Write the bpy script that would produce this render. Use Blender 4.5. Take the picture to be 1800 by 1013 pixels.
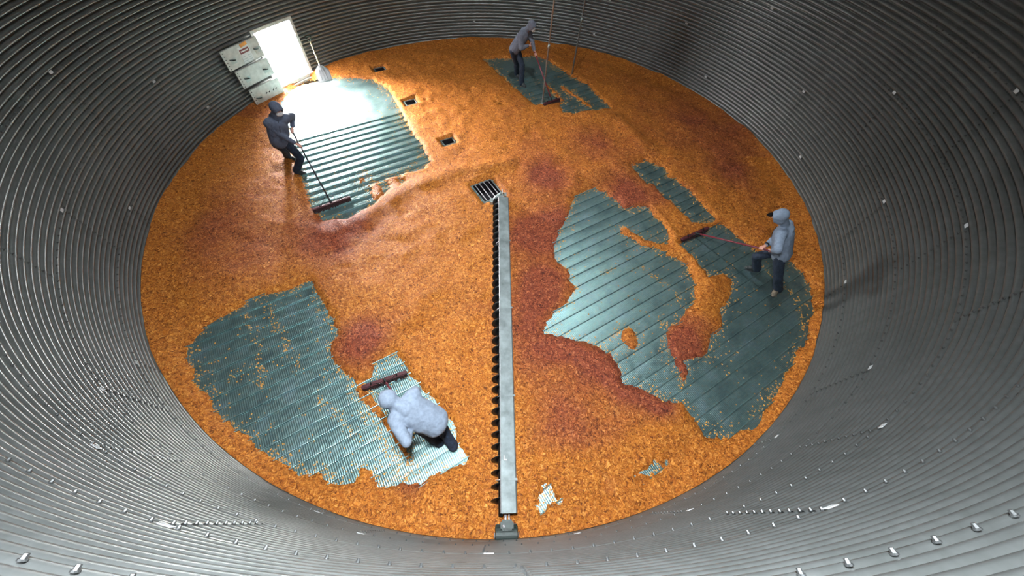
import bpy, bmesh, math, random
import numpy as np
from mathutils import Vector, Matrix
random.seed(7); rng = np.random.default_rng(7)
for o in list(bpy.data.objects): bpy.data.objects.remove(o)
SC = bpy.context.scene; COL = SC.collection
PI = math.pi

# ------------------------------------------------------------------ camera, light, exposure
W, H, F = 1800.0, 1013.0, 626.99
PITCH, ROLL = 0.5827, 0.0775
CAM = np.array([0.5446, -7.0613, 5.8188])
FW = np.array([0, math.sin(PITCH), -math.cos(PITCH)])
_r = np.array([1.0, 0, 0]); _u = np.cross(_r, FW)
RT = math.cos(ROLL)*_r + math.sin(ROLL)*_u
UP = -math.sin(ROLL)*_r + math.cos(ROLL)*_u
cd = bpy.data.cameras.new('camera'); cam = bpy.data.objects.new('camera', cd); COL.objects.link(cam)
cd.sensor_width = 36; cd.lens = 36*F/W; cd.clip_start = 0.01; cd.clip_end = 200
M = Matrix.Identity(4)
for i in range(3):
    M[i][0], M[i][1], M[i][2], M[i][3] = RT[i], UP[i], -FW[i], CAM[i]
cam.matrix_world = M
SC.camera = cam

def at(x, y, z=0.0):
    """point of the bin seen at pixel x, y of the photograph, at height z"""
    d = FW + RT*(x-900)/F - UP*(y-506.5)/F
    return CAM + d*(z-CAM[2])/d[2]

R0 = 7.3
EC = [-0.00137, 0.00277, -0.00387, 0.00549, 0.00432, -0.00265, 0.00017]
EC[0] += .02/R0
def e_of(t):
    return EC[0]+sum(EC[2*k-1]*np.cos(k*t)+EC[2*k]*np.sin(k*t) for k in (1, 2, 3))
def Rw(t): return R0*(1+e_of(t))
def pol(deg, r, z):
    t = math.radians(deg); return Vector((r*math.cos(t), r*math.sin(t), z))

w = bpy.data.worlds.new('daylight'); SC.world = w; w.use_nodes = True
bg = w.node_tree.nodes['Background']; bg.inputs[0].default_value = (0.93, 0.95, 1.0, 1); bg.inputs[1].default_value = 75.0

def area(name, loc, target, sx, sy, power, color, spread=180):
    l = bpy.data.lights.new(name, 'AREA'); l.shape = 'RECTANGLE'; l.size = sx; l.size_y = sy
    l.energy = power; l.color = color; l.spread = math.radians(spread)
    o = bpy.data.objects.new(name, l); COL.objects.link(o); o.location = loc
    o.rotation_euler = (Vector(target)-Vector(loc)).to_track_quat('-Z', 'Y').to_euler(); return o
DOOR_A, DOOR_B = 146.9, 155.6
DM = (DOOR_A+DOOR_B)/2
# daylight through the open door and the roof collar, two added unseen fill lamps brightening the near wall
area('door_daylight', (-8.75, 4.45, 2.0), (-3.7, 2.3, 0.0), 1.6, 1.3, 6800, (1.0, 0.96, 0.90))
area('door_sky_glow', (-7.35, 5.0, 1.35), (-5.0, 1.3, 0.0), 1.3, 1.2, 1100, (1.0, .98, .95), 120)
pt = area('door_portal', pol(DM, 7.44, .8), pol(DM, 4.0, .8), 1.1, 1.32, 1, (1, 1, 1)); pt.data.cycles.is_portal = True
area('roof_peak_daylight', (0, 0, 11.38), (0, 0, 0), .7, .7, 1020, (0.90, 0.97, 1.0))
area('near_wall_fill_high', (0.20, -6.4, 7.6), (0.20, -6.7, 0), .6, .5, 215, (0.90, 0.96, 1.0), 145)
area('near_wall_fill_low', (0.45, -6.2, 6.8), (0.45, -6.6, 0), .35, .25, 300, (0.86, 0.94, 1.0), 145)
SC.view_settings.view_transform = 'Standard'; SC.view_settings.look = 'None'
SC.view_settings.exposure = 0.0; SC.view_settings.gamma = 1.0
SC.view_settings.use_curve_mapping = False

# ------------------------------------------------------------------ helpers
def link(name, me, mat=None, parent=None):
    o = bpy.data.objects.new(name, me); COL.objects.link(o)
    if mat is not None: me.materials.append(mat)
    if parent is not None: o.parent = parent
    return o
def tag(o, label, cat, group=None, kind=None):
    o['label'] = label
    if cat: o['category'] = cat
    if group: o['group'] = group
    if kind: o['kind'] = kind
    return o
def empty(name, loc, rot=(0, 0, 0)):
    o = bpy.data.objects.new(name, None); COL.objects.link(o)
    o.location = loc; o.rotation_euler = rot; o.empty_display_size = .1; return o
def local(root):
    """matrix world -> root for parts modelled in world space"""
    return Matrix.LocRotScale(root.location, root.rotation_euler, None).inverted()
def put(name, bm, mat, root=None, smooth=False):
    """link a bmesh modelled in world space, keeping it where it stands under root"""
    me = bpy.data.meshes.new(name)
    bmesh.ops.recalc_face_normals(bm, faces=bm.faces)
    bm.to_mesh(me); bm.free()
    if root is not None: me.transform(chain_inv(root))
    if smooth: me.shade_smooth()
    return link(name, me, mat, root)
def chain_inv(root):
    m = Matrix.Identity(4); o = root
    while o is not None:
        m = Matrix.LocRotScale(o.location, o.rotation_euler, o.scale) @ m; o = o.parent
    return m.inverted()
def box(bm, c, s, rot=None):
    m = Matrix.Translation(c) @ (rot.to_4x4() if rot is not None else Matrix.Identity(4)) @ Matrix.Diagonal((*s, 1))
    return bmesh.ops.create_cube(bm, size=1, matrix=m)['verts']
def bevel(bm, w=.004, seg=2):
    bmesh.ops.bevel(bm, geom=list(bm.edges), offset=w, segments=seg, affect='EDGES', clamp_overlap=True)
def frame_of(d):
    d = Vector(d).normalized(); a = Vector((0, 0, 1)) if abs(d.z) < .9 else Vector((1, 0, 0))
    x = a.cross(d).normalized(); return x, d.cross(x), d
def tube(bm, pts, rad, n=10, caps=True):
    """round tube through pts, radius or list of radii"""
    pts = [Vector(p) for p in pts]; rr = rad if isinstance(rad, (list, tuple)) else [rad]*len(pts)
    rings = []; px = None
    for i, p in enumerate(pts):
        d = (pts[min(i+1, len(pts)-1)]-pts[max(i-1, 0)])
        if px is None: x, y, _ = frame_of(d)
        else:
            dn = d.normalized(); x = (px-dn*px.dot(dn)).normalized(); y = dn.cross(x)
        px = x
        rings.append([bm.verts.new(p+(x*math.cos(2*PI*k/n)+y*math.sin(2*PI*k/n))*rr[i]) for k in range(n)])
    for a, b in zip(rings, rings[1:]):
        for k in range(n): bm.faces.new((a[k], a[(k+1) % n], b[(k+1) % n], b[k]))
    if caps:
        bm.faces.new(rings[0][::-1]); bm.faces.new(rings[-1])
def caps(bm, a, b, ra, rb=None, sx=1.0, side=None, n=14):
    """capsule with tapering radius; sx widens it along the vector side"""
    a, b = Vector(a), Vector(b); rb = ra if rb is None else rb
    d = b-a; L = d.length
    if L < 1e-6: d = Vector((0, 0, 1))
    x, y, z = frame_of(d)
    if side is not None:
        side = Vector(side); x = (side-z*side.dot(z)).normalized(); y = z.cross(x)
    prof = []
    for k in range(6): t = -PI/2+PI/2*k/5; prof.append((a+z*ra*math.sin(t), ra*math.cos(t)))
    for k in range(6): t = PI/2*k/5; prof.append((b+z*rb*math.sin(t), rb*math.cos(t)))
    rings = []
    for p, r in prof:
        r = max(r, 1e-4)
        rings.append([bm.verts.new(p+x*math.cos(2*PI*k/n)*r*sx+y*math.sin(2*PI*k/n)*r) for k in range(n)])
    for p, q in zip(rings, rings[1:]):
        for k in range(n): bm.faces.new((p[k], p[(k+1) % n], q[(k+1) % n], q[k]))
    bm.faces.new(rings[0][::-1]); bm.faces.new(rings[-1])
def fuse(name, bm, voxel, smooth_it, mat, root=None, wrinkle=0.0, wsize=.12, cut=None, factor=.5):
    """melt overlapping solids into one continuous surface"""
    me = bpy.data.meshes.new(name); bmesh.ops.recalc_face_normals(bm, faces=bm.faces); bm.to_mesh(me); bm.free()
    o = bpy.data.objects.new(name, me); COL.objects.link(o)
    m = o.modifiers.new('r', 'REMESH'); m.mode = 'VOXEL'; m.voxel_size = voxel; m.use_smooth_shade = True
    m = o.modifiers.new('s', 'SMOOTH'); m.iterations = smooth_it; m.factor = factor
    if wrinkle:
        t = bpy.data.textures.new(name, 'CLOUDS'); t.noise_scale = wsize; t.noise_depth = 2
        m = o.modifiers.new('d', 'DISPLACE'); m.texture = t; m.strength = wrinkle; m.mid_level = .5; m.texture_coords = 'GLOBAL'
    dg = bpy.context.evaluated_depsgraph_get(); dg.update()
    new = bpy.data.meshes.new_from_object(o.evaluated_get(dg), depsgraph=dg)
    bpy.data.objects.remove(o); bpy.data.meshes.remove(me)
    if cut is not None:
        b = bmesh.new(); b.from_mesh(new)
        kill = [f for f in b.faces if cut(f.calc_center_median())]
        bmesh.ops.delete(b, geom=kill, context='FACES'); b.to_mesh(new); b.free()
    if root is not None: new.transform(chain_inv(root))
    new.name = name; new.shade_smooth(); new.materials.clear()
    return link(name, new, mat, root)

# ------------------------------------------------------------------ materials
class NT:
    def __init__(s, name):
        s.m = bpy.data.materials.new(name); s.m.use_nodes = True; s.t = s.m.node_tree
        s.b = s.t.nodes['Principled BSDF']
    def n(s, ty, **k):
        nd = s.t.nodes.new(ty)
        for a, v in k.items():
            if a.startswith('i_'):
                key = a[2:].replace('_', ' ')
                nd.inputs[int(key) if key.isdigit() else key].default_value = v
            else: setattr(nd, a, v)
        return nd
    def l(s, a, b): s.t.links.new(a, b)
    def ramp(s, fac, stops):
        r = s.n('ShaderNodeValToRGB'); e = r.color_ramp.elements
        while len(e) < len(stops): e.new(.5)
        for q, (p, c) in zip(e, stops):
            q.position = p; q.color = (*c, 1) if not isinstance(c, (int, float)) else (c, c, c, 1)
        s.l(fac, r.inputs[0]); return r.outputs[0]
    def mix(s, f, a, b, mode='MIX'):
        m = s.n('ShaderNodeMix', data_type='RGBA', blend_type=mode)
        for v, i in ((f, 0), (a, 6), (b, 7)):
            if isinstance(v, (int, float)): m.inputs[i].default_value = v
            elif isinstance(v, tuple): m.inputs[i].default_value = (*v, 1)
            else: s.l(v, m.inputs[i])
        return m.outputs[2]
    def math(s, op, a, b=0.0):
        m = s.n('ShaderNodeMath', operation=op)
        for v, i in ((a, 0), (b, 1)):
            if isinstance(v, (int, float)): m.inputs[i].default_value = v
            else: s.l(v, m.inputs[i])
        return m.outputs[0]
    def bump(s, h, strength, dist, prev=None):
        b = s.n('ShaderNodeBump'); b.inputs['Strength'].default_value = strength; b.inputs['Distance'].default_value = dist
        s.l(h, b.inputs['Height'])
        if prev is not None: s.l(prev, b.inputs['Normal'])
        return b.outputs[0]
    def coord(s, which='Object', scale=None):
        c = s.n('ShaderNodeTexCoord').outputs[which]
        if scale:
            mp = s.n('ShaderNodeMapping'); mp.inputs['Scale'].default_value = scale; s.l(c, mp.inputs[0]); c = mp.outputs[0]
        return c
    def noise(s, vec, sc, det=3, rough=.5, dist=0.0):
        n = s.n('ShaderNodeTexNoise'); n.inputs['Scale'].default_value = sc; n.inputs['Detail'].default_value = det
        n.inputs['Roughness'].default_value = rough; n.inputs['Distortion'].default_value = dist
        s.l(vec, n.inputs['Vector']); return n.outputs['Fac']
def plain(name, col, rough=.6, metal=0.0, nscale=20, var=.25, bump=.15, bdist=.004):
    t = NT(name); c = t.coord(); n = t.noise(c, nscale, 4, .6)
    a = tuple(max(0, v*(1-var)) for v in col); b = tuple(min(1, v*(1+var)) for v in col)
    t.l(t.ramp(n, [(.3, a), (.7, b)]), t.b.inputs['Base Color'])
    t.b.inputs['Roughness'].default_value = rough; t.b.inputs['Metallic'].default_value = metal
    if bump: t.l(t.bump(n, bump, bdist), t.b.inputs['Normal'])
    return t.m

def wall_material():
    t = NT('corrugated galvanised steel'); c = t.coord()
    big = t.noise(c, .5, 4, .6); fine = t.noise(t.coord('Object', (1, 1, .25)), 9, 4, .65)
    col = t.mix(.5, t.ramp(big, [(.3, (.15, .165, .155)), (.7, (.27, .285, .28))]), t.ramp(fine, [(.25, (.17, .18, .175)), (.75, (.30, .31, .31))]))
    t.l(col, t.b.inputs['Base Color'])
    t.b.inputs['Metallic'].default_value = .72
    t.l(t.ramp(fine, [(.3, .33), (.7, .39)]), t.b.inputs['Roughness'])
    return t.m
def floor_material():
    t = NT('perforated galvanised floor'); c = t.coord()
    sx = t.n('ShaderNodeSeparateXYZ'); t.l(c, sx.inputs[0])
    # transverse pressed ridges every 32 mm
    wv = t.math('SINE', t.math('MULTIPLY', sx.outputs[0], 2*PI/.031))
    nz = t.noise(c, 3.0, 4, .6); n2 = t.noise(t.coord('Object', (2, 9, 1)), 4, 4, .7); n3 = t.noise(c, 60, 2, .5)
    col = t.mix(.45, t.ramp(nz, [(.3, (.15, .25, .28)), (.5, (.22, .35, .34)), (.72, (.25, .35, .41))]), t.ramp(n2, [(.25, (.09, .17, .19)), (.8, (.35, .50, .48))]))
    dust = t.ramp(t.noise(c, 22, 4, .7), [(.52, (0, 0, 0)), (.68, (1, 1, 1))])
    col = t.mix(t.math('MULTIPLY', dust, .35), col, (.33, .24, .13))
    t.l(col, t.b.inputs['Base Color']); t.b.inputs['Metallic'].default_value = .82
    t.l(t.ramp(nz, [(.3, .30), (.7, .46)]), t.b.inputs['Roughness'])
    b = t.bump(t.math('MULTIPLY', wv, t.ramp(n2, [(.3, .25), (.6, 1.0)])), 0.44, .0035)
    t.l(t.bump(n3, .12, .002, b), t.b.inputs['Normal']); return t.m
def grain_material():
    t = NT('yellow corn kernels'); c = t.coord()
    wp = t.n('ShaderNodeTexNoise'); wp.inputs['Scale'].default_value = 11; wp.inputs['Detail'].default_value = 2; t.l(c, wp.inputs['Vector'])
    vm = t.n('ShaderNodeVectorMath', operation='SCALE'); t.l(wp.outputs['Color'], vm.inputs[0]); vm.inputs['Scale'].default_value = .11
    ad = t.n('ShaderNodeVectorMath', operation='ADD'); t.l(c, ad.inputs[0]); t.l(vm.outputs[0], ad.inputs[1])
    vo = t.n('ShaderNodeTexVoronoi'); vo.inputs['Scale'].default_value = 27; t.l(ad.outputs[0], vo.inputs['Vector'])
    vs = t.n('ShaderNodeSeparateColor'); t.l(vo.outputs['Color'], vs.inputs[0])
    sq = t.noise(ad.outputs[0], 24, 3, .55, 1.6)
    at_ = t.n('ShaderNodeAttribute', attribute_name='fines').outputs['Fac']
    big = t.noise(c, .9, 5, .65)
    gold = t.ramp(sq, [(.33, (.12, .034, .006)), (.43, (.33, .105, .014)), (.55, (.50, .19, .028)), (.68, (.74, .38, .10))])
    red = t.ramp(sq, [(.33, (.055, .014, .009)), (.44, (.18, .042, .022)), (.56, (.29, .078, .038)), (.68, (.50, .19, .09))])
    f = t.math('ADD', at_, t.math('MULTIPLY', t.math('SUBTRACT', big, .47), 1.5))
    fc = t.n('ShaderNodeClamp'); t.l(f, fc.inputs[0])
    col = t.mix(fc.outputs[0], gold, red)
    col = t.mix(.30, col, t.ramp(vs.outputs[0], [(0, (.24, .09, .02)), (.5, (.50, .24, .06)), (1, (.80, .50, .18))]), 'OVERLAY')
    t.l(col, t.b.inputs['Base Color']); t.b.inputs['Roughness'].default_value = .6; t.b.inputs['Specular IOR Level'].default_value = .22
    b = t.bump(sq, .75, .03); t.l(t.bump(vo.outputs['Distance'], .5, .012, b), t.b.inputs['Normal']); return t.m

MW = wall_material(); MF = floor_material(); MG = grain_material()
M_KERNEL = plain('corn kernel', (.78, .36, .07), .5, 0, 40, .3, 0)
M_STEEL = plain('dull galvanised sheet', (.42, .48, .47), .38, .6, 6, .22, .1)
M_SHIELD = plain('weathered grey sheet', (.20, .23, .23), .6, .5, 5, .35, .1)
M_DSTEEL = plain('dark oiled steel', (.016, .019, .02), .42, .5, 15, .3)
M_BLACK = plain('black cast iron', (.02, .03, .026), .5, .2, 25, .4)
M_BOLT = plain('zinc bolt', (.13, .135, .135), .4, .7, 60, .2, 0)
M_PATCH = plain('white sealing tape', (.55, .57, .58), .6, 0, 50, .1, 0)
M_PANEL = plain('pale galvanised door panel', (.55, .55, .52), .5, .3, 8, .18)
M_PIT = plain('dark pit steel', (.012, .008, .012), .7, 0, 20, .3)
M_BARS = plain('worn bright steel bar', (.55, .53, .55), .4, .5, 30, .2)
M_ROD = plain('grey galvanised rod', (.34, .35, .36), .45, .6, 30, .2)
M_MAROON = plain('maroon painted wood', (.075, .014, .018), .5, 0, 14, .35)
M_BRISTLE = plain('dark red brown bristle', (.035, .012, .012), .85, 0, 160, .6, .6)
M_HBLACK = plain('black fibreglass handle', (.012, .008, .012), .4, 0, 10, .3)
M_HRED = plain('dark red painted handle', (.16, .016, .028), .4, 0, 10, .3)
M_SKIN = plain('skin', (.58, .29, .22), .55, 0, 30, .12)
M_EYE = plain('eye white', (.75, .74, .7), .3, 0, 30, .05, 0)
M_PUPIL = plain('dark iris', (.02, .015, .012), .3, 0, 30, .05, 0)
M_MASK = plain('white dust mask', (.82, .83, .86), .8, 0, 60, .08, .2)
M_JEANS = plain('dark blue denim', (.012, .022, .042), .85, 0, 35, .45, .4, .006)
M_BOOT = plain('worn work boot leather', (.035, .04, .04), .7, 0, 22, .4)
M_BOOTTAN = plain('tan work boot leather', (.16, .13, .095), .75, 0, 22, .35)
M_RUBBER = plain('boot sole rubber', (.05, .05, .055), .8, 0, 22, .3)
M_CAP = plain('black cap cloth', (.006, .006, .008), .8, 0, 22, .3)
M_ALU = plain('aluminium scoop', (.30, .30, .31), .6, .2, 12, .12)
M_WOOD = plain('ash wood handle', (.62, .50, .30), .55, 0, 12, .2)
M_DGREEN = plain('dark green plastic grip', (.01, .03, .02), .5, 0, 12, .2)
M_ORANGE = plain('orange sticker', (.75, .28, .05), .6, 0, 12, .1, 0)
M_RED = plain('dark red print', (.17, .03, .03), .6, 0, 12, .1, 0)
M_WHITE = plain('white sticker', (.8, .8, .78), .6, 0, 12, .06, 0)
M_CONC = plain('concrete', (.45, .42, .38), .85, 0, 5, .2)
def hoodie_mat(name, col): return plain(name, col, .9, 0, 26, .16, .35, .008)

# ------------------------------------------------------------------ wall of corrugated rings
PITCH_C = .98/11
SEAMS = [.62, 1.60, 2.58, 3.55, 4.53, 5.51]
ZTOP = .62+PITCH_C*77
def crest(z): return .060*((1+math.cos(2*PI*(z-.62)/PITCH_C))/2)**1.9-.030
def wall_profile():
    z = -.10; out = []
    n = 12; k = 0
    while z < ZTOP:
        out.append((z, crest(z))); z += PITCH_C/n
    return out
prof = wall_profile()
NS = 480
th = np.arange(NS)*2*PI/NS
rw = Rw(th)
verts = []
for z, a in prof:
    lap = .004*(sum(1 for s in SEAMS if z > s-.02) % 2)
    r = rw+a+lap
    verts.append(np.c_[r*np.cos(th), r*np.sin(th), np.full(NS, z)])
V = np.concatenate(verts)
faces = []
thd = np.degrees(th+PI/NS)
DOORZ0, DOORZ1 = .13, 1.47
for j in range(len(prof)-1):
    zc = (prof[j][0]+prof[j+1][0])/2
    for i in range(NS):
        if DOORZ0 < zc < DOORZ1 and DOOR_A < thd[i] < DOOR_B: continue
        faces.append((j*NS+i, (j+1)*NS+i, (j+1)*NS+(i+1) % NS, j*NS+(i+1) % NS))
me = bpy.data.meshes.new('wall_round'); me.from_pydata(V.tolist(), [], faces); me.shade_smooth()
wall = link('wall_round', me, MW); tag(wall, 'corrugated galvanised steel bin wall curving all the way around', None, kind='structure')

# vertical seams: (tier bottom, tier top, degrees)
VS = []
for z0, z1, degs in ((.0, .62, (-160.5, -132, -103, -78, -53, -24, 6, 37, 68.5, 101.2, 172)),
                     (.62, 1.6, (-151.8, -123.6, -96, -70, -44.5, -14.7, 14.8, 46.6, 66.3, 98, 127, 178)),
                     (1.6, 2.58, (-169, -140, -112, -86.2, -57.3, -28, 0, 30.4, 60, 90, 120, 150)),
                     (2.58, 3.55, (-156, -128, -99.2, -71, -42, -14.5, 15, 45, 75, 105, 135, 165)),
                     (3.55, 4.53, (-143, -113, -84.5, -57, -28, 0, 30, 150, 175))):
    for d in degs: VS.append((z0, z1, d))
# bolts
spots = []
for s in SEAMS[:5]:
    for k in range(288): spots.append((k*1.25+.3, s-.012, 0))
for z0, z1, d in VS:
    for k in range(1, 11 if z1-z0 > .8 else 7):
        spots.append((d, z1-k*PITCH_C, 1))
def bolt_ok(d, z): return not (z < 1.6 and DOOR_A-1.5 < d % 360 < DOOR_B+10)
spots = [s for s in spots if bolt_ok(s[0], s[1])]
def bolt_bm(bm, d, z, big):
    t = math.radians(d); r = float(Rw(t))-.026
    rad = Vector((math.cos(t), math.sin(t), 0)); c = rad*r+Vector((0, 0, z))
    tan = Vector((-math.sin(t), math.cos(t), 0))
    m = Matrix((tan, Vector((0, 0, 1)), -rad)).transposed()
    bmesh.ops.create_cone(bm, cap_ends=True, segments=10, radius1=.012, radius2=.012, depth=.006, matrix=Matrix.Translation(c) @ m.to_4x4())
    bmesh.ops.create_cone(bm, cap_ends=True, segments=6, radius1=.009, radius2=.007, depth=.016, matrix=Matrix.Translation(c-rad*.008) @ m.to_4x4())
cw = Vector(CAM)
spots.sort(key=lambda s: (pol(s[0], R0, s[1])-cw).length if s[1] < 4.6 else 99)
rest = bmesh.new()
for i, s in enumerate(spots):
    if i < 95:
        b = bmesh.new(); bolt_bm(b, *s); put('bolt', b, M_BOLT, wall)
    else: bolt_bm(rest, *s)
o = put('bolts', rest, M_BOLT, wall); o['kind'] = 'stuff'
# lap edge of each vertical seam and sealing tape at its top
for z0, z1, d in VS:
    b = bmesh.new(); t = math.radians(d)
    n = 8
    zs = np.arange(z0+.01, z1-.005, PITCH_C/8)
    prev = None
    for z in zs:
        rr = float(Rw(t))+crest(z)-.004
        row = [b.verts.new((rr*math.cos(t+a)+0, rr*math.sin(t+a), z)) for a in (-.0035, .0035)]
        if prev: b.faces.new((prev[0], prev[1], row[1], row[0]))
        prev = row
    put('lap_strip', b, MW, wall, True)
    if z1 < 4.5:
        b = bmesh.new(); rad = pol(d+.35, 1, 0)
        rot = Matrix.Rotation(t+.006, 3, 'Z')
        box(b, rad*(float(Rw(t))-.030)+Vector((0, 0, z1+.01)), (.006, .075, .045), rot); bevel(b, .002, 1)
        put('sealant_patch', b, M_PATCH, wall)
# base angle where the wall meets the floor
b = bmesh.new()
for sgn in (0,):
    ra = rw-.018; pts = []
    for k, t in enumerate(th):
        c, s = math.cos(t), math.sin(t)
        pts.append([b.verts.new((ra[k]*c, ra[k]*s, .035)), b.verts.new(((ra[k]-.022)*c, (ra[k]-.022)*s, .035)), b.verts.new(((ra[k]-.022)*c, (ra[k]-.022)*s, .0))])
    for k in range(NS):
        a, d = pts[k], pts[(k+1) % NS]
        b.faces.new((a[0], d[0], d[1], a[1])); b.faces.new((a[1], d[1], d[2], a[2]))
o = put('baseboard_round', b, MW, None, True); tag(o, 'steel base angle ring running along the foot of the wall', None, kind='structure')

# ------------------------------------------------------------------ roof with a capped peak collar
b = bmesh.new(); n = 48
ring0 = [b.verts.new(pol(k*360/n, R0+.3, ZTOP-.01)) for k in range(n)]
skirt = [b.verts.new(pol(k*360/n, R0+.3, ZTOP-.6)) for k in range(n)]; tuck = [b.verts.new(pol(k*360/n, R0*.99, ZTOP-.6)) for k in range(n)]  # eave skirt added to keep outside light from leaking in
for k in range(n): b.faces.new((skirt[k], skirt[(k+1) % n], ring0[(k+1) % n], ring0[k])); b.faces.new((tuck[k], tuck[(k+1) % n], skirt[(k+1) % n], skirt[k]))
rr_ = [R0*.93, R0*.84, R0*.77, R0*.62, .45]
zz_ = [ZTOP+.3, ZTOP+.70, ZTOP+1.0, ZTOP+1.6, ZTOP+3.3]
prevr = ring0
for r_, z_ in zip(rr_, zz_):
    cur = [b.verts.new(pol(k*360/n, r_, z_)) for k in range(n)]
    for k in range(n):
        b.faces.new((prevr[k], prevr[(k+1) % n], cur[(k+1) % n], cur[k]))
    prevr = cur
rg = prevr
for rr_c, zc_ in ((.46, 11.45), (.02, 11.46)):  # unseen collar, closed on top, shaped to narrow the peak lamp
    cur = [b.verts.new(pol(k*360/n, rr_c, zc_)) for k in range(n)]
    for k in range(n): b.faces.new((rg[k], rg[(k+1) % n], cur[(k+1) % n], cur[k]))
    rg = cur
o = put('ceiling', b, plain('roof steel', (.30, .31, .31), .6, .3, 2, .15)); tag(o, 'conical steel bin roof with a collar shaped to narrow the peak light', None, kind='structure')

# ------------------------------------------------------------------ floor of perforated planks
PA = math.radians(35.0); PW = .232
ux = Vector((math.cos(PA), math.sin(PA), 0)); uy = Vector((-math.sin(PA), math.cos(PA), 0))
def toL(p): p = Vector(p); return p.dot(ux), p.dot(uy)
SUMPS = [(668, 123, .30, .24), (722, 181, .30, .24), (788, 250, .30, .24)]
holes = []
for x, y, sx, sy in SUMPS:
    c = toL(at(x, y)); holes.append((c[0]-sx/2, c[0]+sx/2, c[1]-sy/2, c[1]+sy/2))
CS = toL(at(857, 336)); CSX, CSY = .50, .62
holes.append((CS[0]-CSX/2, CS[0]+CSX/2, CS[1]-CSY/2, CS[1]+CSY/2))
Y0 = -3.5809-32*PW
RIB = [(0, 0), (.003, .023), (.015, .026), (.020, 0), (.10, .003), (.18, .003)]
ys = sorted(set([round(Y0+k*PW+a, 5) for k in range(64) for a, _ in RIB]+[round(h, 5) for q in holes for h in q[2:]]))
def zrib(y):
    q = (y-Y0) % PW
    P = RIB+[(PW, 0)]
    for (a, za), (c, zc) in zip(P, P[1:]):
        if a-1e-6 <= q <= c+1e-6: return za+(zc-za)*(q-a)/(c-a)
    return 0
b = bmesh.new()
def quad(x0, x1, y0, y1):
    n = 1
    v = [[b.verts.new((x0+(x1-x0)*k/n, yy, zrib(yy+(1e-5 if yy == y0 else -1e-5)))) for k in range(n+1)] for yy in (y0, y1)]
    for k in range(n): b.faces.new((v[0][k], v[0][k+1], v[1][k+1], v[1][k]))
for y0, y1 in zip(ys, ys[1:]):
    ym = (y0+y1)/2
    if abs(ym) > R0+.1: continue
    L = math.sqrt(max(0, (R0+.12)**2-ym*ym)); segs = [(-L, L)]
    for hx0, hx1, hy0, hy1 in holes:
        if hy0 < ym < hy1:
            ns = []
            for s0, s1 in segs:
                if hx1 <= s0 or hx0 >= s1: ns.append((s0, s1)); continue
                if s0 < hx0: ns.append((s0, hx0))
                if hx1 < s1: ns.append((hx1, s1))
            segs = ns
    for s0, s1 in segs: quad(s0, s1, y0, y1)
bmesh.ops.remove_doubles(b, verts=b.verts, dist=1e-4)
me = bpy.data.meshes.new('floor'); bmesh.ops.recalc_face_normals(b, faces=b.faces); b.to_mesh(me); b.free()
floor = link('floor', me, MF); floor.rotation_euler.z = PA
tag(floor, 'perforated galvanised drying floor laid in ribbed planks', None, kind='structure')

b = bmesh.new(); lo = [b.verts.new(pol(k*5, R0+.3, -.5)) for k in range(72)]; hi = [b.verts.new(pol(k*5, R0+.3, -.06)) for k in range(72)]; inn = [b.verts.new(pol(k*5, R0-.05, -.06)) for k in range(72)]  # unseen pan added to block light leaking up through floor joints
b.faces.new(lo)
for k in range(72):
    b.faces.new((lo[k], lo[(k+1) % 72], hi[(k+1) % 72], hi[k])); b.faces.new((hi[k], hi[(k+1) % 72], inn[(k+1) % 72], inn[k]))
o = put('floor_light_seal', b, M_CONC); tag(o, 'concrete pan added under the drying floor to seal out light', None, kind='structure')

# ------------------------------------------------------------------ grain: bare patches traced on the floor
def poly(pts, ox=0, oy=0, s=1.0): return np.array([at(ox+x/s, oy+y/s)[:2] for x, y in pts])
BARE = [
 poly([(535,140),(600,136),(655,140),(682,155),(700,190),(722,230),(745,262),(757,285),(742,297),(700,308),(716,318),(690,330),(668,345),(650,365),(610,385),(565,388),(548,365),(530,315),(514,265),(500,215),(492,180)]),
 poly([(690,75),(720,150),(770,230),(800,300),(765,330),(770,400),(850,480),(880,540),(960,640),(1090,830),(1120,880),(960,912),(920,850),(885,835),(860,900),(760,905),(720,855),(640,862),(560,820),(480,760),(400,690),(330,640),(295,590),(280,540),(235,525),(210,480),(180,350),(270,260),(340,215),(400,185),(430,158),(500,130),(580,118)], 250,460,2.3),
 poly([(872,450),(1030,370),(1075,440),(1130,520),(1215,590),(1270,700),(1320,812),(1135,885),(1085,850),(960,630),(900,540)], 250,460,2.3),
 poly([(145,275),(165,225),(200,165),(225,90),(290,60),(360,100),(400,135),(480,130),(510,165),(535,185),(560,235),(545,300),(620,330),(650,400),(640,470),(600,540),(552,560),(548,620),(585,690),(605,760),(600,825),(540,822),(500,800),(440,775),(395,760),(375,700),(345,650),(250,610),(180,592),(110,580),(130,530),(200,460),(225,420),(195,350),(150,310)], 900,300,2.027),
 poly([(600,265),(625,235),(700,205),(745,190),(840,265),(900,300),(1000,330),(1045,380),(1065,420),(1068,520),(1050,600),(1010,660),(975,720),(960,770),(905,850),(880,890),(860,925),(760,945),(690,955),(670,915),(630,872),(605,830),(600,775),(625,720),(612,680),(690,662),(705,600),(745,560),(740,500),(785,440),(785,390),(755,368),(700,378),(655,320)], 900,300,2.027),
 poly([(200,140),(330,190),(440,240),(460,320),(540,350),(700,480),(870,650),(1000,800),(900,840),(740,830),(600,700),(500,600),(420,540),(350,450),(300,390),(230,400),(160,330),(70,215)], 1100,260,6.33),
 poly([(130,470),(330,460),(560,440),(690,510),(830,610),(960,680),(1150,862),(1060,862),(960,880),(840,910),(780,900),(740,840),(780,805),(540,835),(330,650)], 820,0,4.5),
]
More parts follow.
